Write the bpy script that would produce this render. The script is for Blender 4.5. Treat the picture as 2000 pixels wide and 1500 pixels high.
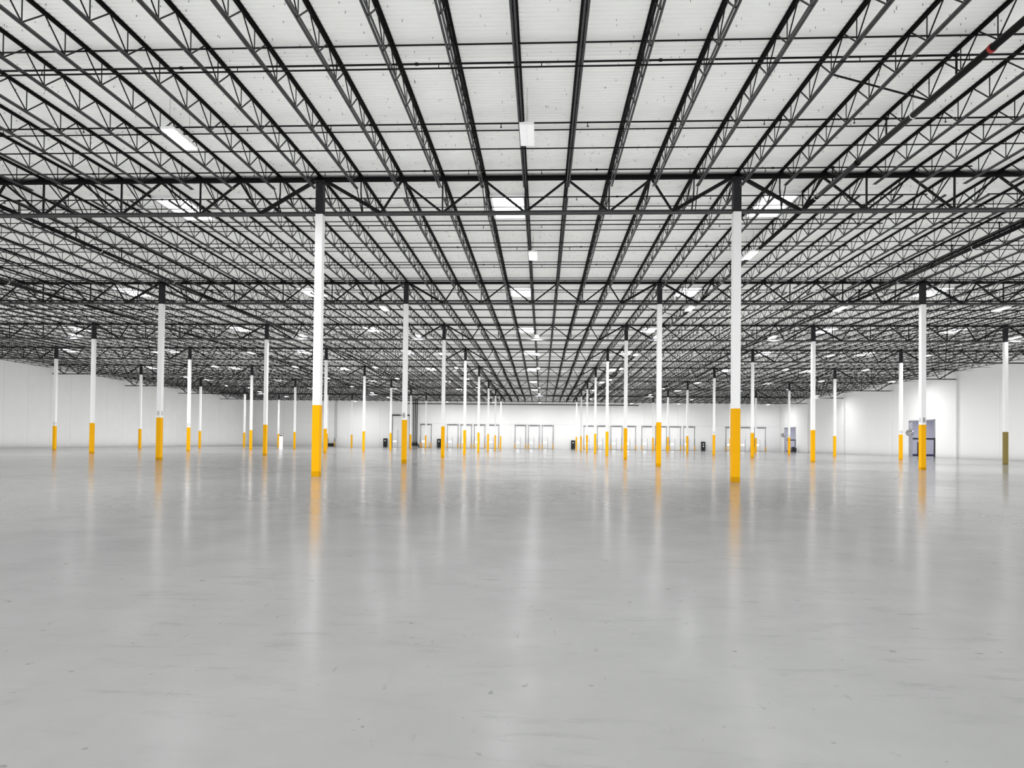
import bpy, math, random
from mathutils import Vector, Matrix
random.seed(7)
S = bpy.context.scene
COL = S.collection
for o in list(bpy.data.objects):
    bpy.data.objects.remove(o)

# ---------------------------------------------------------------- camera, world, light, exposure
F_PX, PPY = 1248.35, 846.48
YAW, PITCH, ROLL, CAM_H = 0.04672, 0.01464, -0.01097, 1.32
cam_data = bpy.data.cameras.new('camera')
cam = bpy.data.objects.new('camera', cam_data)
COL.objects.link(cam)
S.camera = cam
cam_data.sensor_width = 36.0
cam_data.lens = F_PX / 2000.0 * 36.0
cam_data.shift_y = (PPY - 750.0) / 2000.0
cam_data.clip_start, cam_data.clip_end = 0.1, 400
cy, sy = math.cos(YAW), math.sin(YAW)
_r, _f, _u = Vector((cy, sy, 0)), Vector((-sy, cy, 0)), Vector((0, 0, 1))
_f2 = _f * math.cos(PITCH) + _u * math.sin(PITCH)
_u2 = _u * math.cos(PITCH) - _f * math.sin(PITCH)
_r3 = _r * math.cos(ROLL) - _u2 * math.sin(ROLL)
_u3 = _r * math.sin(ROLL) + _u2 * math.cos(ROLL)
M = Matrix.Identity(4)
for i in range(3):
    M[i][0], M[i][1], M[i][2] = _r3[i], _u3[i], -_f2[i]
M[2][3] = CAM_H
cam.matrix_world = M

world = bpy.data.worlds.new('world')
S.world = world
world.use_nodes = True
world.node_tree.nodes['Background'].inputs[0].default_value = (0.95, 0.97, 1.0, 1)
world.node_tree.nodes['Background'].inputs[1].default_value = 1.0

S.view_settings.view_transform = 'Standard'
S.view_settings.look = 'None'
S.view_settings.gamma = 1.0
S.view_settings.use_curve_mapping = False
S.view_settings.exposure = 0.0

LAMP_W = 600.0       # power of one high-bay lamp
SKY_L = 4.0         # radiance of a skylight dome


def area_light(name, loc, sx, sy_, power, down=True, color=(1, 1, 1)):
    d = bpy.data.lights.new(name, 'AREA')
    d.shape = 'RECTANGLE'
    d.size, d.size_y, d.energy, d.color = sx, sy_, power, color
    o = bpy.data.objects.new(name, d)
    o.location = loc
    if not down:
        o.rotation_euler = (math.pi, 0, 0)
    COL.objects.link(o)
    return o


# added unseen fill, standing in for floor and wall bounce onto the roof deck
bounce = area_light('bounce_fill', (-7, 62, 0.06), 118, 160, 39500, down=False)
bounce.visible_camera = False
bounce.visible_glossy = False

# ---------------------------------------------------------------- measures
W, D, Z0 = 15.24, 15.08, 23.27            # bay width, bay depth, first column row
XC0 = -8.313                              # X of column line 0 (left side of the central aisle)
XL, XR, YW = -66.6, 52.6, 143.9           # left wall, right wall, far wall
YB = -12.0                                # everything behind the camera ends here
P = W / 10.0                              # joist spacing
RB = [(-15, 10.43), (8.19, 10.86), (23.27, 11.14), (38.35, 11.13), (53.43, 11.35), (68.51, 11.55),
      (83.59, 11.40), (98.67, 11.13), (113.75, 11.10), (128.83, 11.12), (143.9, 11.0)]


def deck(y):
    for (a, ha), (b, hb) in zip(RB, RB[1:]):
        if y <= b:
            return ha + (hb - ha) * (y - a) / (b - a)
    return RB[-1][1]


def rowy(r):
    return Z0 + D * r


def colx(c):
    return XC0 + W * c


def to_px(x, y, z=6.0):
    v = Vector((x, y, z - CAM_H))
    d = v.dot(_f2)
    if d < 0.3:
        return None
    return 1000 + F_PX * v.dot(_r3) / d


def in_view(pts, margin=300):
    q = [to_px(*p) for p in pts]
    q = [a for a in q if a is not None]
    if not q:
        return False
    return max(q) > -margin and min(q) < 2000 + margin


# ---------------------------------------------------------------- materials
def new_mat(name):
    m = bpy.data.materials.new(name)
    m.use_nodes = True
    nt = m.node_tree
    return m, nt, nt.nodes['Principled BSDF']


def painted(name, col, rough=0.5, var=0.06, scale=3.0, metal=0.0, bump=0.0, spec=0.5):
    m, nt, b = new_mat(name)
    tc = nt.nodes.new('ShaderNodeTexCoord')
    n = nt.nodes.new('ShaderNodeTexNoise')
    n.inputs['Scale'].default_value = scale
    n.inputs['Detail'].default_value = 4
    nt.links.new(tc.outputs['Object'], n.inputs['Vector'])
    mx = nt.nodes.new('ShaderNodeMix')
    mx.data_type = 'RGBA'
    c0 = tuple(max(0, c * (1 - var)) for c in col) + (1,)
    c1 = tuple(min(1, c * (1 + var)) for c in col) + (1,)
    mx.inputs[6].default_value = c0
    mx.inputs[7].default_value = c1
    nt.links.new(n.outputs[0], mx.inputs[0])
    nt.links.new(mx.outputs[2], b.inputs['Base Color'])
    b.inputs['Roughness'].default_value = rough
    b.inputs['Metallic'].default_value = metal
    b.inputs['Specular IOR Level'].default_value = spec
    if bump:
        bp = nt.nodes.new('ShaderNodeBump')
        bp.inputs['Strength'].default_value = bump
        bp.inputs['Distance'].default_value = 0.01
        nt.links.new(n.outputs[0], bp.inputs['Height'])
        nt.links.new(bp.outputs[0], b.inputs['Normal'])
    return m


def glow(name, col, strength):
    m, nt, b = new_mat(name)
    b.inputs['Base Color'].default_value = (0.9, 0.9, 0.9, 1)
    b.inputs['Emission Color'].default_value = tuple(col) + (1,)
    b.inputs['Emission Strength'].default_value = strength
    return m


def floor_material():
    m, nt, b = new_mat('sealed_concrete')
    N, Lk = nt.nodes.new, nt.links.new
    tc = N('ShaderNodeTexCoord')

    def noise(scale, detail, rough=0.6, sx=1, sy_=1, rot=0):
        mp = N('ShaderNodeMapping')
        mp.inputs['Scale'].default_value = (sx, sy_, 1)
        mp.inputs['Rotation'].default_value = (0, 0, rot)
        Lk(tc.outputs['Object'], mp.inputs['Vector'])
        n = N('ShaderNodeTexNoise')
        n.inputs['Scale'].default_value = scale
        n.inputs['Detail'].default_value = detail
        n.inputs['Roughness'].default_value = rough
        Lk(mp.outputs[0], n.inputs['Vector'])
        return n.outputs[0]

    def ramp(src, a, b_, va=0.0, vb=1.0):
        r = N('ShaderNodeMapRange')
        r.inputs[1].default_value, r.inputs[2].default_value = a, b_
        r.inputs[3].default_value, r.inputs[4].default_value = va, vb
        Lk(src, r.inputs[0])
        return r.outputs[0]

    def mul(a, b_):
        q = N('ShaderNodeMath')
        q.operation = 'MULTIPLY'
        Lk(a, q.inputs[0])
        Lk(b_, q.inputs[1])
        return q.outputs[0]

    big = noise(0.09, 5)
    mid = noise(1.1, 6, 0.65)
    tone = mul(ramp(big, 0.3, 0.7, 0.92, 1.07), ramp(mid, 0.25, 0.75, 0.93, 1.06))
    patch = noise(0.6, 3)
    scuff = noise(5.0, 7, 0.72, 0.35, 1.5, 0.25)
    scuff2 = noise(7.0, 6, 0.7, 1.6, 0.3, 0.9)
    s1 = ramp(mul(ramp(scuff, 0.54, 0.70), ramp(patch, 0.40, 0.62)), 0, 1, 1.0, 0.74)
    s2 = ramp(ramp(scuff2, 0.64, 0.72), 0, 1, 1.0, 0.78)
    spots = noise(9.0, 2)
    s3 = ramp(ramp(spots, 0.70, 0.74), 0, 1, 1.0, 0.70)
    tone = mul(mul(mul(tone, s1), s2), s3)
    # long curved tyre trails (dirt with a shape of its own)
    sep = N('ShaderNodeSeparateXYZ')
    Lk(tc.outputs['Object'], sep.inputs[0])
    wob = noise(0.12, 3)
    for (x0, y0, x1, y1, wd, dark) in ((4, 95, 40, 24, 0.35, .62), (3.4, 94, 38, 23, .25, .72), (-9, 33, 2, 76, 0.9, .88),
                                       (-10, 26, -1, 60, .35, .86), (-60, 50, -5, 46, .5, .88), (-30, 36, 5, 70, .4, .9)):
        L_ = math.hypot(x1 - x0, y1 - y0)
        nx, ny = -(y1 - y0) / L_, (x1 - x0) / L_
        d0 = -(nx * x0 + ny * y0)
        a = N('ShaderNodeMath'); a.operation = 'MULTIPLY'; a.inputs[1].default_value = nx
        Lk(sep.outputs[0], a.inputs[0])
        b2 = N('ShaderNodeMath'); b2.operation = 'MULTIPLY_ADD'; b2.inputs[1].default_value = ny
        Lk(sep.outputs[1], b2.inputs[0]); Lk(a.outputs[0], b2.inputs[2])
        c = N('ShaderNodeMath'); c.operation = 'ADD'; c.inputs[1].default_value = d0 - 2.5
        Lk(b2.outputs[0], c.inputs[0])
        e = N('ShaderNodeMath'); e.operation = 'MULTIPLY_ADD'; e.inputs[1].default_value = 5.0
        Lk(wob, e.inputs[0]); Lk(c.outputs[0], e.inputs[2])
        ab = N('ShaderNodeMath'); ab.operation = 'ABSOLUTE'
        Lk(e.outputs[0], ab.inputs[0])
        tone = mul(tone, ramp(ab.outputs[0], 0, wd, dark, 1.0))
    col = N('ShaderNodeMix')
    col.data_type = 'RGBA'
    col.inputs[6].default_value = (0, 0, 0, 1)
    col.inputs[7].default_value = (0.283, 0.283, 0.283, 1)
    col.clamp_factor = False
    Lk(tone, col.inputs[0])
    Lk(col.outputs[2], b.inputs['Base Color'])
    Lk(mul(ramp(mid, 0.3, 0.7, 0.85, 1.15), ramp(big, 0.3, 0.7, 0.13, 0.20)), b.inputs['Roughness'])
    b.inputs['Specular IOR Level'].default_value = 0.13
    bp = N('ShaderNodeBump')
    bp.inputs['Strength'].default_value = 0.02
    bp.inputs['Distance'].default_value = 0.002
    Lk(noise(2.2, 5), bp.inputs['Height'])
    Lk(bp.outputs[0], b.inputs['Normal'])
    return m


MT = dict(
    floor=floor_material(),
    steel=painted('black_joist_paint', (0.005, 0.005, 0.0055), 0.45, 0.3, 6, spec=0.18),
    steel2=painted('charcoal_girder_paint', (0.008, 0.008, 0.009), 0.45, 0.35, 9, spec=0.2),
    chord=painted('lit_black_chord_paint', (0.055, 0.055, 0.058), 0.45, 0.35, 6, spec=0.25),  # black paint lightened to imitate light caught from below on bottom chords
    pipe=painted('black_pipe_paint', (0.005, 0.005, 0.0055), 0.4, 0.2, 8, spec=0.2),
    deck=painted('white_roof_deck_paint', (0.80, 0.805, 0.78), 0.6, 0.035, 0.9),
    wall=painted('white_wall_paint', (0.80, 0.80, 0.797), 0.65, 0.02, 0.6, bump=0.15),
    wall_grey=painted('pale_grey_wall_paint', (0.80, 0.80, 0.795), 0.75, 0.04, 0.8, bump=0.2, spec=0.2),
    white=painted('white_column_paint', (0.88, 0.88, 0.88), 0.4, 0.02, 1.5),
    yellow=painted('yellow_safety_paint', (0.86, 0.42, 0.0), 0.45, 0.05, 2.5, spec=0.15),
    olive=painted('dull_olive_paint', (0.24, 0.19, 0.06), 0.5, 0.2, 9, spec=0.2),
    cap=painted('dark_grey_column_top_paint', (0.022, 0.022, 0.025), 0.55, 0.6, 14, spec=0.2),
    door=painted('white_dock_door_paint', (0.80, 0.80, 0.80), 0.45, 0.03, 2),
    track=painted('dark_galvanised_track', (0.16, 0.16, 0.17), 0.4, 0.2, 5, metal=0.5),
    dark=painted('black_cabinet_paint', (0.012, 0.014, 0.016), 0.35, 0.2, 5),
    red=painted('red_coupling_paint', (0.30, 0.02, 0.015), 0.4, 0.2, 5),
    grey=painted('grey_metal', (0.35, 0.35, 0.37), 0.4, 0.15, 4, metal=0.3),
    chrome=painted('mirror_dome', (0.75, 0.75, 0.77), 0.06, 0.02, 4, metal=1.0),
    lav=painted('lavender_grey_annex_wall', (0.55, 0.55, 0.62), 0.7, 0.05, 1.0),
    navy=painted('navy_base_paint', (0.03, 0.03, 0.09), 0.6, 0.1, 3),
    screw=painted('zinc_screws', (0.10, 0.10, 0.10), 0.5, 0.3, 20),
    lens=glow('lit_lamp_lens', (1.0, 1.0, 1.0), 9.0),
    sky=glow('skylight_dome_daylight', (0.97, 0.985, 1.0), SKY_L),
    daylit=glow('daylit_door_glass', (0.95, 0.98, 1.0), 4.0),
    lens_off=painted('unlit_lamp_lens', (0.92, 0.92, 0.92), 0.3, 0.02, 3),
)


# ---------------------------------------------------------------- mesh helpers
class MB:
    def __init__(self):
        self.v, self.f = [], []

    def box(self, x0, x1, y0, y1, z0, z1):
        n = len(self.v)
        self.v += [(x0, y0, z0), (x1, y0, z0), (x1, y1, z0), (x0, y1, z0),
                   (x0, y0, z1), (x1, y0, z1), (x1, y1, z1), (x0, y1, z1)]
        self.f += [(n, n + 3, n + 2, n + 1), (n + 4, n + 5, n + 6, n + 7), (n, n + 1, n + 5, n + 4),
                   (n + 1, n + 2, n + 6, n + 5), (n + 2, n + 3, n + 7, n + 6), (n + 3, n, n + 4, n + 7)]
        return self

    def _frame(self, a, b):
        a, b = Vector(a), Vector(b)
        d = (b - a).normalized()
        ref = Vector((0, 0, 1)) if abs(d.z) < 0.9 else Vector((0, 1, 0))
        s = d.cross(ref).normalized()
        return a, b, s, s.cross(d).normalized()

    def bar(self, a, b, w, h=None, off=(0, 0)):
        h = h or w
        a, b, s, t = self._frame(a, b)
        n = len(self.v)
        for p in (a, b):
            for i, j in ((-1, -1), (1, -1), (1, 1), (-1, 1)):
                self.v.append(tuple(p + s * (i * w / 2 + off[0]) + t * (j * h / 2 + off[1])))
        self.f += [(n, n + 1, n + 2, n + 3), (n + 7, n + 6, n + 5, n + 4)]
        for i in range(4):
            j = (i + 1) % 4
            self.f.append((n + i, n + 4 + i, n + 4 + j, n + j))
        return self

    def angle_pair(self, a, b, leg, th, gap, up):
        """two steel angles back to back; horizontal legs at the bottom if up else at the top"""
        sgn = 1 if up else -1
        for s in (-1, 1):
            self.bar(a, b, th, leg, (s * (gap / 2 + th / 2), sgn * leg / 2))
            self.bar(a, b, leg, th, (s * (gap / 2 + leg / 2), sgn * th / 2))
        return self

    def tube(self, a, b, r, n=8, cap=True):
        a, b, s, t = self._frame(a, b)
        k = len(self.v)
        for p in (a, b):
            for i in range(n):
                q = 2 * math.pi * i / n
                self.v.append(tuple(p + s * (r * math.cos(q)) + t * (r * math.sin(q))))
        for i in range(n):
            j = (i + 1) % n
            self.f.append((k + i, k + n + i, k + n + j, k + j))
        if cap:
            self.f.append(tuple(k + i for i in range(n)))
            self.f.append(tuple(k + 2 * n - 1 - i for i in range(n)))
        return self

    def mesh(self, name, mat, smooth=False):
        me = bpy.data.meshes.new(name)
        me.from_pydata(self.v, [], self.f)
        me.materials.append(mat)
        if smooth:
            me.polygons.foreach_set('use_smooth', [True] * len(me.polygons))
        me.update()
        return me


def link(name, me, parent=None, loc=(0, 0, 0)):
    o = bpy.data.objects.new(name, me)
    o.location = loc
    if parent is not None:
        o.parent = parent
    COL.objects.link(o)
    return o


def tag(o, label, cat, group=None, kind=None):
    o['label'] = label
    o['category'] = cat
    if group:
        o['group'] = group
    o['kind'] = kind or 'thing'
    return o


def thing(name, label, cat, loc, group=None):
    o = link(name, None, None, loc)
    return tag(o, label, cat, group)


def structure(name, me, loc=(0, 0, 0)):
    o = link(name, me, None, loc)
    o['kind'] = 'structure'
    return o


ONES = ['zeroth', 'first', 'second', 'third', 'fourth', 'fifth', 'sixth', 'seventh', 'eighth', 'ninth', 'tenth', 'eleventh',
        'twelfth', 'thirteenth', 'fourteenth', 'fifteenth', 'sixteenth', 'seventeenth', 'eighteenth', 'nineteenth']
TENS = ['', '', 'twenty', 'thirty', 'forty', 'fifty', 'sixty']
TENTH = ['', '', 'twentieth', 'thirtieth', 'fortieth', 'fiftieth', 'sixtieth']


def ordn(n):
    if n < 20:
        return ONES[n]
    return TENTH[n // 10] if n % 10 == 0 else TENS[n // 10] + '-' + ONES[n % 10]


# ---------------------------------------------------------------- floor and roof deck
fl = MB().box(XL - 0.3, XR + 0.3, YB, YW + 0.3, -0.25, 0)
structure('floor', fl.mesh('floor', MT['floor']))

# corrugated roof deck, ribs across the hall (6 inch pitch), following the roof's slopes
prof = [(0.0, 0.0), (0.090, 0.0), (0.105, 0.022), (0.137, 0.022)]
vs, fs = [], []
y = YB
k = 0
while y < YW:
    for dy, dz in prof:
        yy = min(y + dy, YW + 0.1)
        zz = deck(yy) + dz
        vs += [(XL - 0.2, yy, zz), (XR + 0.2, yy, zz)]
    y += 0.1524
    k += 1
for i in range(len(vs) // 2 - 1):
    fs.append((2 * i, 2 * i + 2, 2 * i + 3, 2 * i + 1))
me = bpy.data.meshes.new('ceiling')
me.from_pydata(vs, [], fs)
me.materials.append(MT['deck'])
ceiling = structure('ceiling', me)
slab = MB()
for (a, ha), (b, hb) in zip(RB, RB[1:]):
    a = max(a, YB)
    n = len(slab.v)
    ha = deck(a)
    for (yy, h) in ((a, ha), (b + (0.3 if b > 143 else 0), hb)):
        for x in (XL - 0.3, XR + 0.3):
            slab.v += [(x, yy, h + 0.06), (x, yy, h + 0.3)]
    slab.f += [(n, n + 4, n + 6, n + 2), (n + 1, n + 3, n + 7, n + 5)]
link('roof_board', slab.mesh('roof_board', MT['deck']), ceiling)

# screw tips poking through the near deck
sc = MB()
for gap in range(-14, 24):
    xa = XC0 + P * gap
    for i in range(150):
        yy = random.uniform(9, 60)
        xx = xa + random.choice((0.25, 0.5, 0.76, 0.76, 1.0, 1.25)) + random.uniform(-0.05, 0.05)
        if not in_view([(xx, yy, 11)], 0):
            continue
        h = random.uniform(0.025, 0.055)
        sc.bar((xx, yy, deck(yy) + 0.01), (xx, yy, deck(yy) - h), 0.010)
so = link('screw_tips', sc.mesh('screw_tips', MT['screw']), ceiling)
so['kind'] = 'stuff'

# ---------------------------------------------------------------- walls
WT = 0.25
JT = 0.02


def panel_run(parent, axis, a, b, step_edges, z0, z1, plane, thick, mat):
    """real wall panels with open joints; axis 'x' = far wall, 'y' = side walls"""
    for s, e in zip(step_edges, step_edges[1:]):
        s2, e2 = s + JT / 2, e - JT / 2
        m = MB()
        if axis == 'x':
            m.box(s2, e2, plane, plane + thick, z0, z1)
        else:
            m.box(min(plane, plane + thick), max(plane, plane + thick), s2, e2, z0, z1)
        link('wall_panel', m.mesh('wall_panel', mat), parent)


wb = structure('wall_back', MB().box(XL - 0.4, XR + 0.4, YW + 0.10, YW + 0.35, 0, 11.4).mesh('wall_back', MT['wall']))
edges = [XL + 7.45 * i for i in range(17)]
edges[-1] = XR
panel_run(wb, 'x', 0, 0, edges, 0.0, 5.45, YW, 0.10, MT['wall'])
panel_run(wb, 'x', 0, 0, edges, 5.475, 11.0, YW, 0.10, MT['wall'])

wl = structure('wall_left', MB().box(XL - 0.4, XL - 0.12, YB, YW + 0.1, 0, 11.75).mesh('wall_left', MT['wall_grey']))
ed = [Z0 + 3.77 * i for i in range(-9, 33)]
ed[-1] = YW
for s, e in zip(ed, ed[1:]):
    link('wall_panel', MB().box(XL - 0.12, XL, s + JT / 2, e - JT / 2, 0, deck((s + e) / 2) - 0.02).mesh('wall_panel', MT['wall_grey']), wl)

# right wall with two tall openings
OP = [(88.1, 94.2, 5.1), (135.2, 141.3, 5.25)]
segs = [(YB, OP[0][0]), (OP[0][1], OP[1][0]), (OP[1][1], YW + 0.1)]
mr = MB()
for a, b in segs:
    mr.box(XR + 0.12, XR + 0.4, a, b, 0, 11.75)
for a, b, h in OP:
    mr.box(XR + 0.12, XR + 0.4, a, b, h, 11.75)
wr = structure('wall_right', mr.mesh('wall_right', MT['wall']))
cuts = sorted(set([YB] + [rowy(r) - (7.54 if q else 0) for r in range(-1, 9) for q in (0, 1)] + [YW]))
cuts = [c for c in cuts if c <= YW]
for s, e in zip(cuts, cuts[1:]):
    parts_ = [(s, e, 0.0)]
    for a, b, h in OP:
        new = []
        for (p, q, z) in parts_:
            if q <= a or p >= b or z > 0:
                new.append((p, q, z))
            else:
                if p < a:
                    new.append((p, a, 0.0))
                new.append((max(p, a), min(q, b), h))
                if q > b:
                    new.append((b, q, 0.0))
        parts_ = new
    for (p, q, z) in parts_:
        if q - p < 0.05:
            continue
        link('wall_panel', MB().box(XR, XR + 0.12, p + JT / 2, q - JT / 2, z, deck((p + q) / 2) - 0.03).mesh('wall_panel', MT['wall']), wr)
for r in range(1, 8):
    yy = rowy(r)
    link('pilaster', MB().box(XR - 0.28, XR, yy - 0.25, yy + 0.25, 0, 9.7).mesh('pilaster', MT['wall']), wr)

# annex rooms seen through the openings
for i, (a, b, h) in enumerate(OP):
    y0, y1 = a - 5, min(b + 5, YW + 3)
    structure('floor_annex' if i == 0 else 'floor_annex', MB().box(XR + 0.3, XR + 8.4, y0, y1, -0.25, 0.0).mesh('floor_annex', MT['floor']))
    m = MB().box(XR + 8.0, XR + 8.3, y0, y1, 0, 6.2)
    m.box(XR + 0.4, XR + 8.0, y1, y1 + 0.2, 0, 6.2)
    m.box(XR + 0.4, XR + 8.0, y0 - 0.2, y0, 0, 6.2)
    m.box(XR + 0.4, XR + 8.3, y0 - 0.2, y1 + 0.2, 6.2, 6.4)
    wa = structure('wall_annex', m.mesh('wall_annex', MT['lav']))
    link('base_band', MB().box(XR + 7.95, XR + 8.0, y0, y1, 0, 0.28).mesh('base_band', MT['navy']), wa)
    link('base_band', MB().box(XR + 0.4, XR + 8.0, y1 - 0.05, y1, 0, 0.28).mesh('base_band', MT['navy']), wa)
    link('wall_rail', MB().box(XR + 0.4, XR + 8.0, y1 - 0.09, y1 - 0.02, 2.5, 2.72).mesh('wall_rail', MT['dark']), wa)
    # steel edge frame of the opening
    fr = MB().box(XR - 0.06, XR + 0.42, a, a + 0.14, 0, h).box(XR - 0.06, XR + 0.42, b - 0.14, b, 0, h).box(XR - 0.06, XR + 0.42, a, b, h - 0.12, h)
    t = structure('door_%d' % (i + 1), fr.mesh('opening_frame', MT['grey'] if i else MT['grey']))
    link('corner_guard', MB().box(XR - 0.09, XR + 0.45, a - 0.02, a + 0.20, 0, 2.6).mesh('corner_guard', MT['dark']), t)
    annex = area_light('annex_fill', (XR + 4, (a + b) / 2, 6.1), 3, 4, 750, color=(0.93, 0.94, 1.0))  # fill light added to brighten the annex, with no fixture behind it
dr = structure('door_3', MB().box(XR + 4.0, XR + 5.0, 99.05, 99.18, 0, 2.1).mesh('door_leaf', MT['dark']))
link('door_handle', MB().box(XR + 4.08, XR + 4.2, 98.98, 99.05, 1.0, 1.04).mesh('door_handle', MT['grey']), dr)

# dark ledger pipe under the roof at the far wall
structure('trim_1', MB().box(-30.6, 21.5, YW - 0.16, YW - 0.02, 9.88, 10.02).mesh('wall_ledger', MT['steel']))

# ---------------------------------------------------------------- columns
CS = 0.27
GB = {0: 9.70, 1: 9.65, 2: 9.89, 3: 10.09, 4: 9.94, 5: 9.67, 6: 9.64, 7: 9.66}   # underside of girders
GD = 1.36
YH = 2.63
ROWN = ['nearest', 'second', 'third', 'fourth', 'fifth', 'sixth', 'seventh', 'eighth']


def line_name(c):
    if c == 0:
        return 'left side of the central aisle'
    if c == 1:
        return 'right side of the central aisle'
    if c < 0:
        return '%s line left of the central aisle' % ordn(-c)
    return '%s line right of the central aisle' % ordn(c - 1)


h2 = CS / 2
shaft_me = {}
base_me = MB().box(-h2 - .002, h2 + .002, -h2 - .002, h2 + .002, 0, YH).mesh('painted_base', MT['yellow'])
olive_me = MB().box(-h2 - .002, h2 + .002, -h2 - .002, h2 + .002, 0, YH).mesh('painted_base', MT['olive'])
plate_me = MB().box(-0.2, 0.2, -0.2, 0.2, -0.03, 0.0).mesh('cap_plate', MT['cap'])
tag_me = MB()
for sx_ in (-1, 1):
    tag_me.box(sx_ * 0.05 - 0.012, sx_ * 0.05 + 0.012, -0.004, 0, 0, 0.27)
tag_me.box(-0.05, 0.05, -0.004, 0, 0, 0.03).box(-0.05, 0.05, -0.004, 0, 0.24, 0.27).box(-0.018, 0.018, -0.004, 0, 0.08, 0.18)
tag_me = tag_me.mesh('stencil_mark', MT['cap'])
tag_grey = tag_me.copy()
tag_grey.materials.clear()
tag_grey.materials.append(MT['grey'])
for r in range(8):
    yy = rowy(r)
    sm = MB().box(-h2, h2, -h2, h2, YH, GB[r]).mesh('shaft', MT['white'])
    cm = MB().box(-h2, h2, -h2, h2, GB[r], GB[r] + GD - 0.16).mesh('dark_top', MT['cap'])
    for c in range(-3, 4):
        x = colx(c)
        if not in_view([(x, yy, 5)], 120):
            continue
        olive = (r == 2 and c == 3)
        if olive:
            lab = 'white column with dull olive base, third row, second line right of the central aisle'
        else:
            lab = 'white and yellow steel column, %s row, %s' % (ROWN[r], line_name(c))
        t = thing('steel_column', lab, 'column', (x, yy, 0), 'square steel columns carrying the roof')
        b = link('painted_base', olive_me if olive else base_me, t)
        b['label'] = 'dull olive painted base' if olive else 'yellow painted base'
        shf = link('shaft', sm, t)
        cc = link('dark_top', cm, t)
        cc['label'] = 'dark grey column top between the girders'
        link('cap_plate', plate_me, t, (0, 0, GB[r] + GD - 0.13))
        if r in (1, 3, 4) or (r == 5):
            if (r, c) in ((1, 2), (1, 0), (1, -1), (3, -3), (3, -2), (3, 3), (4, 2), (5, 3)):
                link('stencil_mark', tag_me if (r, c) in ((1, 2), (3, 3), (1, 0)) else tag_grey, shf,
                     ((0.02 if c > 0 else -0.02), -h2, YH + 0.14))
                if c != 0:
                    q = link('stencil_mark', tag_grey, shf, ((-h2 if c > 0 else h2), 0, YH + 0.14))
                    q.rotation_euler = (0, 0, -math.pi / 2 if c > 0 else math.pi / 2)


# ---------------------------------------------------------------- truss girders on the column rows
def bay_name(c):
    if c == 0:
        return 'over the central aisle'
    if c < 0:
        return '%s bay left of the aisle' % ordn(-c)
    return '%s bay right of the aisle' % ordn(c)


def girder_meshes(L):
    """meshes in local coordinates; origin: start column axis, girder underside"""
    u = L / 10.0
    zt, zb = GD, 0.0
    top = MB().angle_pair((0.0, 0, zt), (L, 0, zt), 0.13, 0.016, 0.03, False)
    bot = MB().angle_pair((0.16, 0, zb), (L - 0.16, 0, zb), 0.12, 0.016, 0.03, True)
    ze, zf = zt - 0.10, zb + 0.06
    web = []
    seq = [(0.14, ze), (1.5, zf), (2, ze), (3, zf), (4, ze), (5, zf), (6, ze), (7, zf), (8, ze), (8.5, zf), (9.86, ze)]
    for i, (p, q) in enumerate(zip(seq, seq[1:])):
        w = 0.12 if i in (0, 9) else 0.075
        web.append(MB().bar((p[0] * u, 0, p[1]), (q[0] * u, 0, q[1]), 0.09 if i in (0, 9) else 0.06, w).mesh('web_diagonal', MT['steel2']))
    ver = []
    for kk in (3, 5, 7):
        ver.append(MB().bar((kk * u, 0, zf), (kk * u, 0, ze), 0.05, 0.06).mesh('web_vertical', MT['steel2']))
    for s in (0, 1):
        f = (lambda a: a * u) if s == 0 else (lambda a: (10 - a) * u)
        zm = 0.5 * (ze + zf)
        ver.append(MB().bar((f(1.0), 0, ze), (f(1.0), 0, zm + .16), 0.04).bar((f(1.0), 0, zm + .16), (f(1.05), 0, zf), 0.045).mesh('web_strut', MT['steel2']))
    return (top.mesh('top_chord', MT['steel2']), bot.mesh('bottom_chord', MT['chord']), web, ver)


GM = {'full': girder_meshes(W), 'left': girder_meshes(colx(-3) - XL - 0.02)}
for r in range(8):
    for c in range(-4, 4):
        x0 = colx(c) if c > -4 else XL + 0.02
        x1 = colx(c + 1)
        if not in_view([(x0, rowy(r), 10), (x1, rowy(r), 10)], 250):
            continue
        g = GM['left'] if c == -4 else GM['full']
        lab = 'black truss girder above the %s column row, %s' % (ROWN[r], bay_name(c))
        t = thing('truss_girder', lab, 'girder', (x0, rowy(r), GB[r]), 'truss girders spanning between columns')
        link('top_chord', g[0], t)
        link('bottom_chord', g[1], t)
        for w in g[2]:
            link('web_diagonal', w, t)
        for w in g[3]:
            link(w.name.split('.')[0], w, t)
        # knee braces from the joists' bottom chords down to the girder
        if r < 3 and c > -4:
            for kk in (1, 4, 9):
                link('knee_brace', MB().bar((kk * P, -0.62, GD + 0.10 - 0.62), (kk * P + 0.05, -0.02, 0.1), 0.03).mesh('knee_brace', MT['steel']), t)

# ---------------------------------------------------------------- open-web roof joists
JD = 0.66
NP = 12


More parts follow.
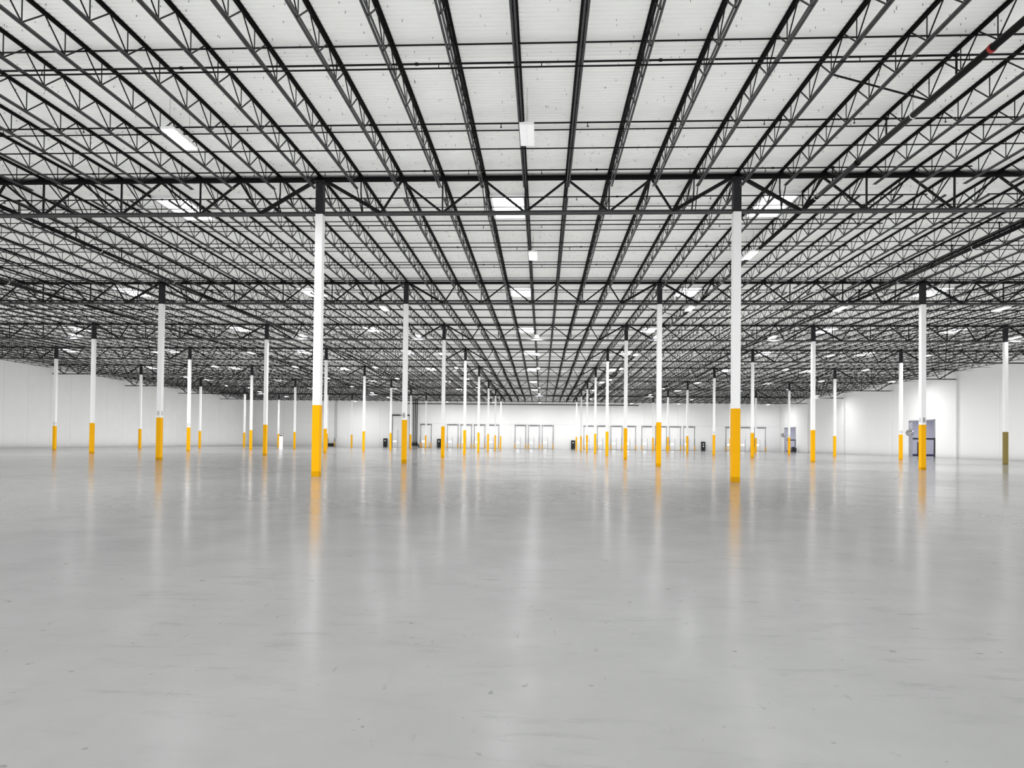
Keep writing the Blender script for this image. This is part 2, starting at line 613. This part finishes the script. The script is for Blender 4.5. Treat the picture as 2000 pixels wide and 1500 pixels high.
def joist_meshes(y0, y1, separate):
    """local origin at (line, y0, 0 = deck underside at y0)"""
    L = y1 - y0
    base = deck(y0)
    zt = lambda s: deck(y0 + s) - base - 0.005
    p = L / NP
    top = MB().angle_pair((0, 0.02, zt(0)), (0, L - 0.02, zt(L)), 0.062, 0.01, 0.024, False)
    top.bar((0, 0.02, zt(0) - 0.06), (0, 0.22, zt(0) - 0.06), 0.10, 0.10)
    top.bar((0, L - 0.22, zt(L) - 0.06), (0, L - 0.02, zt(L) - 0.06), 0.10, 0.10)
    bot = MB().angle_pair((0, 0.52, zt(0.5) - JD), (0, L - 0.52, zt(L - .5) - JD), 0.048, 0.009, 0.032, True)
    segs_ = []
    T = lambda kk: (0, kk * p, zt(kk * p) - 0.045)
    B = lambda kk: (0, kk * p, zt(kk * p) - JD + 0.035)
    segs_.append((T(0.12), B(1), 0.034))
    segs_.append((T(NP - 0.12), B(NP - 1), 0.034))
    for kk in range(1, NP):
        segs_.append((B(kk), T(kk), 0.019))
        segs_.append((B(kk), T(kk + 0.5), 0.027))
        segs_.append((B(kk), T(kk - 0.5), 0.024))
    tm, bm = top.mesh('top_chord', MT['steel']), bot.mesh('bottom_chord', MT['chord'])
    if separate:
        return tm, bm, [MB().bar(a, b, w).mesh('web_member', MT['steel']) for a, b, w in segs_], None
    wm = MB()
    for a, b, w in segs_:
        wm.bar(a, b, w)
    return tm, bm, [wm.mesh('web_members', MT['steel'])], segs_


def joist_place(kx):
    if kx <= 0:
        return 'ending on the nearest left column' if kx == 0 else '%s left of the nearest left column' % ordn(-kx)
    if kx < 10:
        return '%s right of the nearest left column' % ordn(kx)
    return 'in line with the nearest right column' if kx == 10 else '%s right of the nearest right column' % ordn(kx - 10)


BAYN = ['before the first column row'] + ['between %s and %s rows' % (ordn(i), ordn(i + 1)) for i in range(1, 9)] + ['behind the last row']
kmin = int(math.ceil((XL + 0.3 - XC0) / P))
kmax = int(math.floor((XR - 0.3 - XC0) / P))
count = 0
far = MB()
for b in range(-1, 8):
    y0, y1 = rowy(b), rowy(b + 1) if b < 7 else YW - 0.02
    ks = [kx for kx in range(kmin, kmax + 1) if in_view([(XC0 + P * kx, y0 if y0 > 9 else 9, 10), (XC0 + P * kx, y1, 10)], 120)]
    ks.sort(key=lambda q: abs(XC0 + P * q))
    near = b <= 0
    if b < 4:
        tm, bm, webs, _ = joist_meshes(y0, y1, near)
    for kx in ks:
        x = XC0 + P * kx
        if count < 300 and b < 4:
            count += 1
            place = joist_place(kx) if kx != 0 else 'in line with the nearest left column'
            t = thing('roof_joist', 'black roof joist %s, %s' % (BAYN[b + 1], place), 'joist', (x, y0, deck(y0)), 'open-web roof joists running down the hall')
            link('top_chord', tm, t)
            link('bottom_chord', bm, t)
            for w in webs:
                o = link('web_member' if near else 'web_members', w, t)
                if not near:
                    o['kind'] = 'stuff'
        else:
            L = y1 - y0
            p = L / NP
            T = lambda s, dz: (x, y0 + s, deck(y0 + s) + dz)
            far.bar(T(0, -0.035), T(L, -0.035), 0.13, 0.06)
            far.bar(T(0.5, -JD + 0.025), T(L - 0.5, -JD + 0.025), 0.12, 0.05)
            for kk in range(1, NP):
                far.bar(T(kk * p, -JD + 0.03), T((kk + 0.5) * p, -0.045), 0.03)
                far.bar(T(kk * p, -JD + 0.03), T((kk - 0.5) * p, -0.045), 0.03)
                far.bar(T(kk * p, -JD + 0.03), T(kk * p, -0.045), 0.02)
fj = link('far_roof_joists', far.mesh('far_roof_joists', MT['steel']))
tag(fj, 'dense black field of roof joists beyond the fifth column row', 'joists', kind='stuff')

# bridging bars across the joists
for b in range(-1, 8):
    offs = (2.9, 6.97, 11.39) if b < 0 else (2.9, 5.8, 8.9, 12.0)
    for i, s in enumerate(offs):
        yy = rowy(b) + s
        for lvl, dz in (('tops', -0.10), ('bottoms', -JD - 0.015)):
            m = MB().bar((XL + 0.05, yy, deck(yy) + dz), (XR - 0.05, yy, deck(yy) + dz), 0.030)
            where = 'in front of the nearest column row' if b < 0 else 'beyond the %s column row' % ordn(b + 1)
            nn = len(offs) - i if b < 0 else i + 1
            o = link('bridging_bar', m.mesh('bridging_bar', MT['steel']))
            tag(o, 'thin black bridging bar along joist %s, %s line %s' % (lvl, ordn(nn), where), 'bar', 'bridging bars across the joists')

# ---------------------------------------------------------------- sprinkler mains and branch lines
MAINS = [(-30.9, 'far left'), (-21.1, 'inner left'), (9.8, 'inner right'), (19.2, 'far right')]
for x, nm in MAINS:
    t = thing('sprinkler_main', 'thick black sprinkler main under the joists, %s of the four mains' % nm, 'pipe', (x, YB + 1, 10), 'sprinkler mains')
    m = MB()
    ys = [YB + 1] + [a for a, h in RB if a > YB + 1 and a < YW - 1] + [YW - 1.5]
    for a, b in zip(ys, ys[1:]):
        m.tube((0, a - YB - 1, deck(a) - 0.86 - 10), (0, b - YB - 1, deck(b) - 0.86 - 10), 0.084, 12)
    link('pipe', m.mesh('pipe', MT['pipe'], True), t)
    cm = MB().tube((0, -0.05, 0), (0, 0.05, 0), 0.105, 12).mesh('coupling', MT['pipe'])
    cr = MB().tube((0, -0.04, 0), (0, 0.04, 0), 0.100, 12).mesh('coupling', MT['red'])
    rg = MB().tube((0, -0.012, 0), (0, 0.012, 0), 0.094, 12).mesh('hanger_ring', MT['lens_off'])
    hg = MB().tube((0, 0, 0.09), (0, 0, 0.86), 0.006, 6).mesh('hanger_rod', MT['steel'])
    yy = 14.4
    i = 0
    while yy < 100:
        q = (0, yy - YB - 1, deck(yy) - 0.86 - 10)
        if i % 2 == 0:
            o = link('coupling', cr if i == 0 else cm, t, q)
            if i == 0:
                o['label'] = 'red coupling'
        else:
            link('hanger_ring', rg, t, q)
            link('hanger_rod', hg, t, q)
        yy += 3.0
        i += 1
    sb = MB().bar((-2.4 if x > 0 else 2.4, 0, 0.74), (0.05, 0, 0.02), 0.035).mesh('sway_brace', MT['pipe'])
    for yy in (16.7, 46.0, 76.0):
        link('sway_brace', sb, t, (0, yy - YB - 1, deck(yy) - 0.86 - 10))

SEGS = [(XL + 0.8, -25.4, -30.9, 'left'), (-23.2, 14.4, 9.8, 'middle'), (16.6, XR - 0.8, 19.2, 'right')]
n = 0
for b in range(-1, 8):
    for i in range(5):
        yy = rowy(b) + ((1.35, 4.4, 7.42, 10.53, 13.93) if b < 0 else (1.35, 4.5, 7.63, 10.69, 13.98))[i]
        if yy < 12.5:
            continue
        n += 1
        z = deck(yy) - 0.30
        rr = 0.040 if n == 1 else 0.025
        for (xa, xb, xm, nm) in SEGS:
            lab = 'black sprinkler branch pipe, %s line from the camera, %s section' % (ordn(n), nm)
            t = thing('sprinkler_pipe', lab, 'pipe', (xa, yy, z), 'sprinkler branch pipes')
            link('pipe', MB().tube((0, 0, 0), (xb - xa, 0, 0), rr, 8).mesh('pipe', MT['pipe'], True), t)
            rm = MB().tube((0, 0, -0.54), (0, 0, 0), 0.026, 8)
            rm.tube((-0.05, 0, 0), (0.05, 0, 0), 0.045, 8)
            rm = rm.mesh('riser', MT['pipe'])
            link('riser', rm, t, (xm - xa, 0, 0))
            if nm == 'middle':
                link('riser', rm, t, (-21.1 - xa, 0, 0))
            hm = MB().tube((0, 0, -0.11), (0, 0, 0), 0.012, 6)
            hm.tube((0, 0, -0.125), (0, 0, -0.105), 0.028, 6)
            hm = hm.mesh('sprinkler_head', MT['pipe'])
            xx = 0.9 + (0.6 if n % 2 else 1.8)
            joined = MB()
            while xx < xb - xa:
                if n <= 9:
                    if in_view([(xa + xx, yy, 10)], 100):
                        link('sprinkler_head', hm, t, (xx, 0, 0))
                else:
                    joined.bar((xx, 0, -0.12), (xx, 0, 0), 0.025)
                xx += 2.55
            if n > 9 and joined.v:
                o = link('sprinkler_heads', joined.mesh('sprinkler_heads', MT['pipe']), t)
                o['kind'] = 'stuff'
            cpm = MB().tube((-0.04, 0, 0), (0.04, 0, 0), rr + 0.014, 8).mesh('coupling', MT['pipe'])
            if n <= 9:
                for q in range(1, int((xb - xa) / 6)):
                    link('coupling', cpm, t, (q * 6.0 + (n % 3), 0, 0))

# ---------------------------------------------------------------- skylights
SKX = [(-54.8, 'fifth skylight file left'), (-42.6, 'fourth skylight file left'), (-27.36, 'third skylight file left'),
       (-15.17, 'second skylight file left'), (-1.455, ''), (9.21, 'first skylight file right'), (24.45, 'second skylight file right'),
       (35.12, 'third skylight file right')]
SKNAME = {-54.8: 'outermost file at the left wall', -42.6: 'third file left of the centre file', -27.36: 'second file left of the centre file',
          -15.17: 'first file left of the centre file', -1.455: 'centre file', 9.21: 'first file right of the centre file',
          24.45: 'second file right of the centre file', 35.12: 'third file right of the centre file'}
fr = MB()
hw, hl = 0.70, 1.30
for a in (-1, 1):
    fr.box(min(a * hw, a * (hw - .09)), max(a * hw, a * (hw - .09)), -hl, hl, -0.10, 0.0)
    fr.box(-hw, hw, min(a * hl, a * (hl - .10)), max(a * hl, a * (hl - .10)), -0.10, 0.0)
fr = fr.mesh('curb', MT['white'])
pn = MB().box(-hw + .09, hw - .09, -hl + .10, hl - .10, -0.05, -0.01).mesh('dome_panel', MT['sky'])
bar_me = MB().bar((-hw, 0, -0.12), (hw, 0, -0.12), 0.02).mesh('safety_bar', MT['white'])
for r in range(-2, 8):
    yy = rowy(r) + 3.0
    for x, _ in SKX:
        rw = r + 1
        if r >= 0:
            lab = 'bright skylight just beyond the %s column row, %s' % (ROWN[r], SKNAME[x])
        else:
            lab = 'skylight overhead in front of the %s, %s' % ('first columns' if r == -1 else 'camera', SKNAME[x])
        z = deck(yy)
        t = thing('skylight', lab, 'skylight', (x, yy, z), 'rectangular skylights in the roof deck')
        sl = math.atan2(deck(yy + 1) - deck(yy - 1), 2)
        t.rotation_euler = (sl, 0, 0)
        link('curb', fr, t)
        link('dome_panel', pn, t)
        if r < 3:
            link('safety_bar', bar_me, t, (0, -0.5, 0))
            link('safety_bar', bar_me, t, (0, 0.5, 0))

# ---------------------------------------------------------------- high-bay lamps
hm_ = MB().box(-0.20, 0.20, -0.62, 0.62, 0.0, 0.07).box(-0.08, 0.08, -0.55, 0.55, 0.07, 0.12).mesh('housing', MT['lens_off'])
ln = MB().box(-0.17, -0.015, -0.60, 0.60, -0.012, 0.0).mesh('lens', MT['lens'])
ln2 = MB().box(0.015, 0.17, -0.60, 0.60, -0.012, 0.0).mesh('lens', MT['lens'])
lf = MB().box(-0.17, -0.015, -0.60, 0.60, -0.012, 0.0).mesh('lens', MT['lens_off'])
lf2 = MB().box(0.015, 0.17, -0.60, 0.60, -0.012, 0.0).mesh('lens', MT['lens_off'])
wire = MB().tube((0, 0, 0.1), (0, 0, 1.08), 0.004, 5).mesh('hanger_wire', MT['steel'])
LX = {-6: -60.5, -5: -51.0, -4: -40.6, -3: -30.5, -2: -20.5, -1: -10.5, 0: -0.5, 1: 9.46, 2: 18.95, 3: 28.9, 4: 38.2, 5: 47.6}
LAMPS = {-2: [-2, -1, 0, 1, 2], -1: [-2, -1, 0, 1, 2], 0: [-1, 0], 1: [0, 1, 4, -4], 2: [-1, 1, 2, 3, -4], 3: [-2, -1, 0, 1, 2, 4, -4],
         4: [0, 3, 4, -4, -1, -3, 1], 5: [-4, -3, -2, -1, 0, 1, 3, 4], 6: [-3, -2, -1, 4, 5, 1, -5], 7: [-1, 4, -5, 0, 2, -3],
         8: [5, -3, 0, 2, -5], 9: [3, -1, -3, 1, -5], 10: [-4, -1, 0, 2, 3, 5, -2, 1]}
for kk, xs in LAMPS.items():
    yy = 17.8 + 11.93 * kk
    for i in sorted(xs):
        x = LX[i]
        lit = not (kk == 0 and i == 0)
        z = deck(yy) - 1.1
        side = 'in the centre file' if i == 0 else '%s file %s of centre' % (ordn(abs(i)), 'left' if i < 0 else 'right')
        if kk < 0:
            lab = 'lit hanging lamp overhead %s the camera, %s' % ('behind' if kk == -2 else 'above', side)
        else:
            lab = '%s hanging high-bay lamp, %s lamp row from the camera, %s' % ('lit' if lit else 'unlit white', ordn(kk + 1), side)
        t = thing('high_bay_lamp', lab, 'lamp', (x, yy, z), 'linear high-bay lamps')
        link('housing', hm_, t)
        link('lens', ln if lit else lf, t)
        link('lens', ln2 if lit else lf2, t)
        link('hanger_wire', wire, t, (0, -0.5, 0))
        link('hanger_wire', wire, t, (0, 0.5, 0))
        if lit:
            ll = area_light('lamp_light', (x, yy, z - 0.03), 0.34, 1.2, LAMP_W * (0.7 if kk < 0 else 1.0))
            ll.visible_camera = False
            ll.visible_glossy = False      # the lens itself is what one sees and what the floor mirrors


# ---------------------------------------------------------------- dock doors on the far wall
def dock_door(x, label, chain):
    t = thing('dock_door', label, 'door', (x, YW - 0.01, 0), 'white overhead dock doors in the far wall')
    w = 2.4
    for i in range(5):
        sec = link('door_section', SEC, t, (0, 0, 0.02 + i * 0.52))
        if i == 2:
            link('vision_panel', VIS, sec, (0, 0, -1.06))
    link('centre_rail', RAIL, t)
    for a in (0.0, w):
        tr = link('track', TRK, t, (a, 0, 0))
        g = link('track_guard', GRD, tr)
        g['label'] = 'yellow track guard'
    sh = link('spring_shaft', SPR, t)
    if chain:
        link('pull_chain', CHM, sh, (2.4, 0, 0))
    link('threshold', THR, t)
    return t


SEC = MB().box(0.06, 2.34, -0.08, 0, 0, 0.50).mesh('door_section', MT['door'])
RAIL = MB().box(1.18, 1.22, -0.12, -0.08, 0.02, 2.6).mesh('centre_rail', MT['track'])
VIS = MB().box(0.35, 0.95, -0.10, -0.08, 1.25, 1.55).mesh('vision_panel', MT['daylit'])
TRK = MB().box(-0.045, 0.045, -0.16, 0, 0, 2.6).box(-0.03, 0.03, -0.10, 0, 2.6, 5.35).mesh('track', MT['track'])
GRD = MB().box(-0.09, 0.09, -0.26, -0.165, 0, 1.0).mesh('track_guard', MT['yellow'])
SPR = MB().tube((0.0, -0.14, 5.25), (2.4, -0.14, 5.25), 0.03, 8).tube((0.25, -0.14, 5.25), (2.15, -0.14, 5.25), 0.10, 10).tube((-0.06, -0.14, 5.25), (0.06, -0.14, 5.25), 0.14, 10).tube((2.34, -0.14, 5.25), (2.46, -0.14, 5.25), 0.14, 10).mesh('spring_shaft', MT['track'])
THR = MB().box(0, 2.4, -0.30, -0.17, 0, 0.05).mesh('threshold', MT['track'])
CH = MB()
pts = [(0, 5.2), (0.28, 4.7), (0.34, 3.9), (0.2, 2.9), (0.1, 2.3)]
for (a, b), (c, d) in zip(pts, pts[1:]):
    CH.bar((a, -0.15, b), (c, -0.15, d), 0.03)
CHM = CH.mesh('pull_chain', MT['grey'])
GR = [('first group from the left', [-27.45]),
      ('second group from the left', [-21.35, -18.3, -15.25, -12.15]),
      ('middle door group of three', [-6.02, -3.0, 0.1]),
      ('group of four right of the aisle', [9.4, 12.4, 15.45, 18.5]),
      ('next group of four further right', [22.3, 25.3, 28.4, 31.5]),
      ('last group by the right wall', [40.8, 43.8, 47.0])]
for gn, xs in GR:
    for i, x in enumerate(xs):
        if len(xs) == 1:
            lab = 'single white dock door beside the black riser pipes'
        else:
            lab = 'white dock door, %s from the left in the %s' % (ordn(i + 1), gn)
        t = dock_door(x, lab, x in (0.1, -3.0, 15.45, 12.4, -12.15))

# tall drive-in door, left of the risers
t = thing('drive_in_door', 'tall grey overhead door with dark top shaft, left of black risers', 'door', (-34.0, YW - 0.01, 0))
for i in range(7):
    link('door_section', MB().box(0.06, 3.94, -0.08, 0, 0.02 + i * .55, .55 + i * .55).mesh('door_section', MT['wall_grey']), t)
link('centre_rail', MB().box(1.30, 1.36, -0.12, -.08, 0, 3.9).mesh('centre_rail', MT['track']), t)
for xx in (0, 4.0):
    link('track', MB().box(xx - .06, xx + .06, -0.16, 0, 0, 7.5).mesh('track', MT['track']), t)
link('spring_shaft', MB().tube((0, -0.16, 7.3), (4.0, -0.16, 7.3), 0.05, 8).tube((0.1, -0.16, 7.3), (1.8, -0.16, 7.3), 0.15, 10).tube((2.1, -0.16, 7.3), (3.9, -0.16, 7.3), 0.15, 10).mesh('spring_shaft', MT['dark']), t)
link('vision_panel', MB().box(0.3, 0.95, -0.10, -.08, 1.25, 1.5).mesh('vision_panel', MT['daylit']), t)

# fire risers
t = thing('fire_riser', 'three black vertical riser pipes with valves against the far wall', 'pipes', (-28.7, YW - 0.3, 0))
for xx in (-0.42, 0, 0.42):
    link('riser_pipe', MB().tube((xx, 0, 0.9), (xx, 0, 10.9), 0.09, 12).mesh('riser_pipe', MT['pipe'], True), t)
    v = link('valve', MB().tube((xx, 0, 0.2), (xx, 0, 1.0), 0.12, 10).tube((xx, -0.25, 1.15), (xx, 0.05, 1.15), 0.08, 8).tube((xx, -0.28, 1.15), (xx, -0.25, 1.15), 0.16, 12).mesh('valve', MT['pipe']), t)
link('manifold', MB().tube((-0.7, -0.05, 0.75), (0.7, -0.05, 0.75), 0.14, 10).mesh('manifold', MT['pipe']), t)
link('drain_pipe', MB().tube((0.7, -0.1, 0.75), (1.0, -0.3, 0.05), 0.10, 8).mesh('drain_pipe', MT['pipe']), t)

# black control cabinets along the far wall
cb = MB().box(-0.42, 0.42, -0.45, 0, 0.08, 2.0).mesh('body', MT['dark'])
cbf = MB().box(-0.38, 0.38, -0.475, -0.45, 0.2, 1.92).mesh('door', MT['dark'])
cs = MB().box(-0.10, 0.12, -0.485, -0.475, 1.42, 1.62).box(-0.10, 0.02, -0.485, -0.475, 1.25, 1.34).mesh('notice', MT['lens_off'])
cs2 = MB().box(-0.12, 0.12, -0.485, -0.475, 0.85, 1.1).mesh('notice', MT['lens_off'])
cf = MB().box(-0.42, -0.30, -0.45, 0, 0, 0.08).box(0.30, 0.42, -0.45, 0, 0, 0.08).mesh('feet', MT['grey'])
for x, lab in ((-35.5, 'black cabinet left of the tall drive-in door'), (-23.2, 'black cabinet right of the single dock door'),
               (7.0, 'black cabinet behind the right column file, beside the middle doors'),
               (35.75, 'black cabinet with two white notices, right of the dock doors')):
    t = thing('control_cabinet', lab, 'cabinet', (x, YW - 0.02, 0), 'black cabinets along the far wall')
    link('body', cb, t)
    link('door', cbf, t)
    link('notice', cs, t)
    if x > 30:
        link('notice', cs2, t)
    link('feet', cf, t)
    link('conduit', MB().bar((0.55, -0.04, 0.3), (0.55, -0.04, 1.9), 0.03).bar((0.42, -0.04, 1.6), (0.55, -0.04, 1.6), 0.03).mesh('conduit', MT['track']), t)

# roof ladder and guard frame in the left corner
t = thing('wall_ladder', 'thin grey roof ladder on the far wall near the left corner', 'ladder', (-47.0, YW - 0.15, 0))
for xx in (-0.2, 0.2):
    link('rail', MB().box(xx - .02, xx + .02, -0.03, 0.03, 1.9, 10.9).mesh('rail', MT['grey']), t)
for i in range(28):
    link('rung', MB().box(-0.18, 0.18, -0.015, 0.015, 2.1 + i * .31, 2.13 + i * .31).mesh('rung', MT['grey']), t)
t = thing('guard_frame', 'grey steel guard frame below the roof ladder', 'guard', (-47.9, YW - 0.5, 0))
for xx in (-0.85, 0.85):
    link('post', MB().box(xx - .17, xx + .17, -0.1, 0.1, 0.0, 1.95).mesh('post', MT['grey']), t)
link('crossbar', MB().box(-0.68, 0.68, -0.08, 0.08, 0.1, 0.75).mesh('crossbar', MT['dark']), t)
t = thing('bollard', 'small yellow bollard beside the grey guard frame', 'bollard', (-47.0, YW - 0.95, 0))
link('post', MB().tube((0, 0, 0), (0, 0, 1.1), 0.09, 12).mesh('post', MT['yellow'], True), t)
link('cap', MB().tube((0, 0, 1.1), (0, 0, 1.16), 0.07, 12).mesh('cap', MT['yellow']), t)
for xx, lab in ((-27.1, 'yellow bollard at the left foot of the single dock door'), (-25.4, 'yellow bollard at the right foot of the single dock door')):
    t = thing('bollard', lab, 'bollard', (xx, YW - 0.7, 0))
    link('post', MB().tube((0, 0, 0), (0, 0, 1.1), 0.08, 12).mesh('post', MT['yellow'], True), t)
    link('cap', MB().tube((0, 0, 1.1), (0, 0, 1.15), 0.06, 12).mesh('cap', MT['yellow']), t)

# daylit exit door in the left corner
t = structure('door_4', MB().box(-60.2, -60.1, YW - 0.06, YW - 0.005, 0, 2.15).box(-59.3, -59.2, YW - 0.06, YW - 0.005, 0, 2.15).box(-60.2, -59.2, YW - 0.06, YW - 0.005, 2.15, 2.25).mesh('exit_frame', MT['grey']))
link('door_glass', MB().box(-60.1, -59.3, YW - 0.04, YW - 0.01, 0.03, 2.15).mesh('door_glass', MT['daylit']), t)
link('exit_sign', MB().box(-60.0, -59.6, YW - 0.05, YW - 0.01, 2.3, 2.42).mesh('exit_sign', MT['red']), t)

# convex mirrors beside the openings
import bmesh


def dome(name, r, mat):
    bm = bmesh.new()
    bmesh.ops.create_uvsphere(bm, u_segments=24, v_segments=14, radius=r)
    bmesh.ops.scale(bm, vec=(1, 0.35, 1), verts=bm.verts)
    me = bpy.data.meshes.new(name)
    bm.to_mesh(me)
    bm.free()
    me.materials.append(mat)
    me.polygons.foreach_set('use_smooth', [True] * len(me.polygons))
    return me


for y_, z_, rr, lab in ((93.4, 3.35, 0.46, 'round convex mirror on the right wall at the nearer opening'),
                        (141.2, 3.6, 0.40, 'round convex mirror on the right wall at the farther opening')):
    t = thing('convex_mirror', lab, 'mirror', (XR - 0.35, y_, z_), 'round convex mirrors')
    t.rotation_euler = (0, 0, -0.5)
    link('mirror_dome', dome('mirror_dome', rr, MT['chrome']), t)
    link('rim', MB().tube((0, 0.02, 0), (0, 0.08, 0), rr + 0.03, 24).mesh('rim', MT['dark']), t)
    link('bracket', MB().bar((0, 0.08, 0), (0.40, 0.08, 0), 0.04).mesh('bracket', MT['grey']), t)

# dark wheeled cart by the farther opening
t = thing('utility_cart', 'small black wheeled cart beside the farther right-wall opening', 'cart', (XR - 0.9, 133.9, 0))
link('tub', MB().box(-0.45, 0.45, -0.35, 0.35, 0.22, 0.85).mesh('tub', MT['dark']), t)
link('hood', MB().box(-0.35, 0.15, -0.30, 0.30, 0.85, 1.12).mesh('hood', MT['navy']), t)
link('handle', MB().tube((0.5, -0.28, 0.95), (0.5, 0.28, 0.95), 0.02, 8).bar((0.42, -0.28, 0.7), (0.5, -0.28, 0.95), 0.03).bar((0.42, 0.28, 0.7), (0.5, 0.28, 0.95), 0.03).mesh('handle', MT['grey']), t)
for ax in (-0.3, 0.3):
    for ay in (-0.3, 0.3):
        link('wheel', MB().tube((ax, ay - .04, 0.12), (ax, ay + .04, 0.12), 0.12, 12).mesh('wheel', MT['dark']), t)
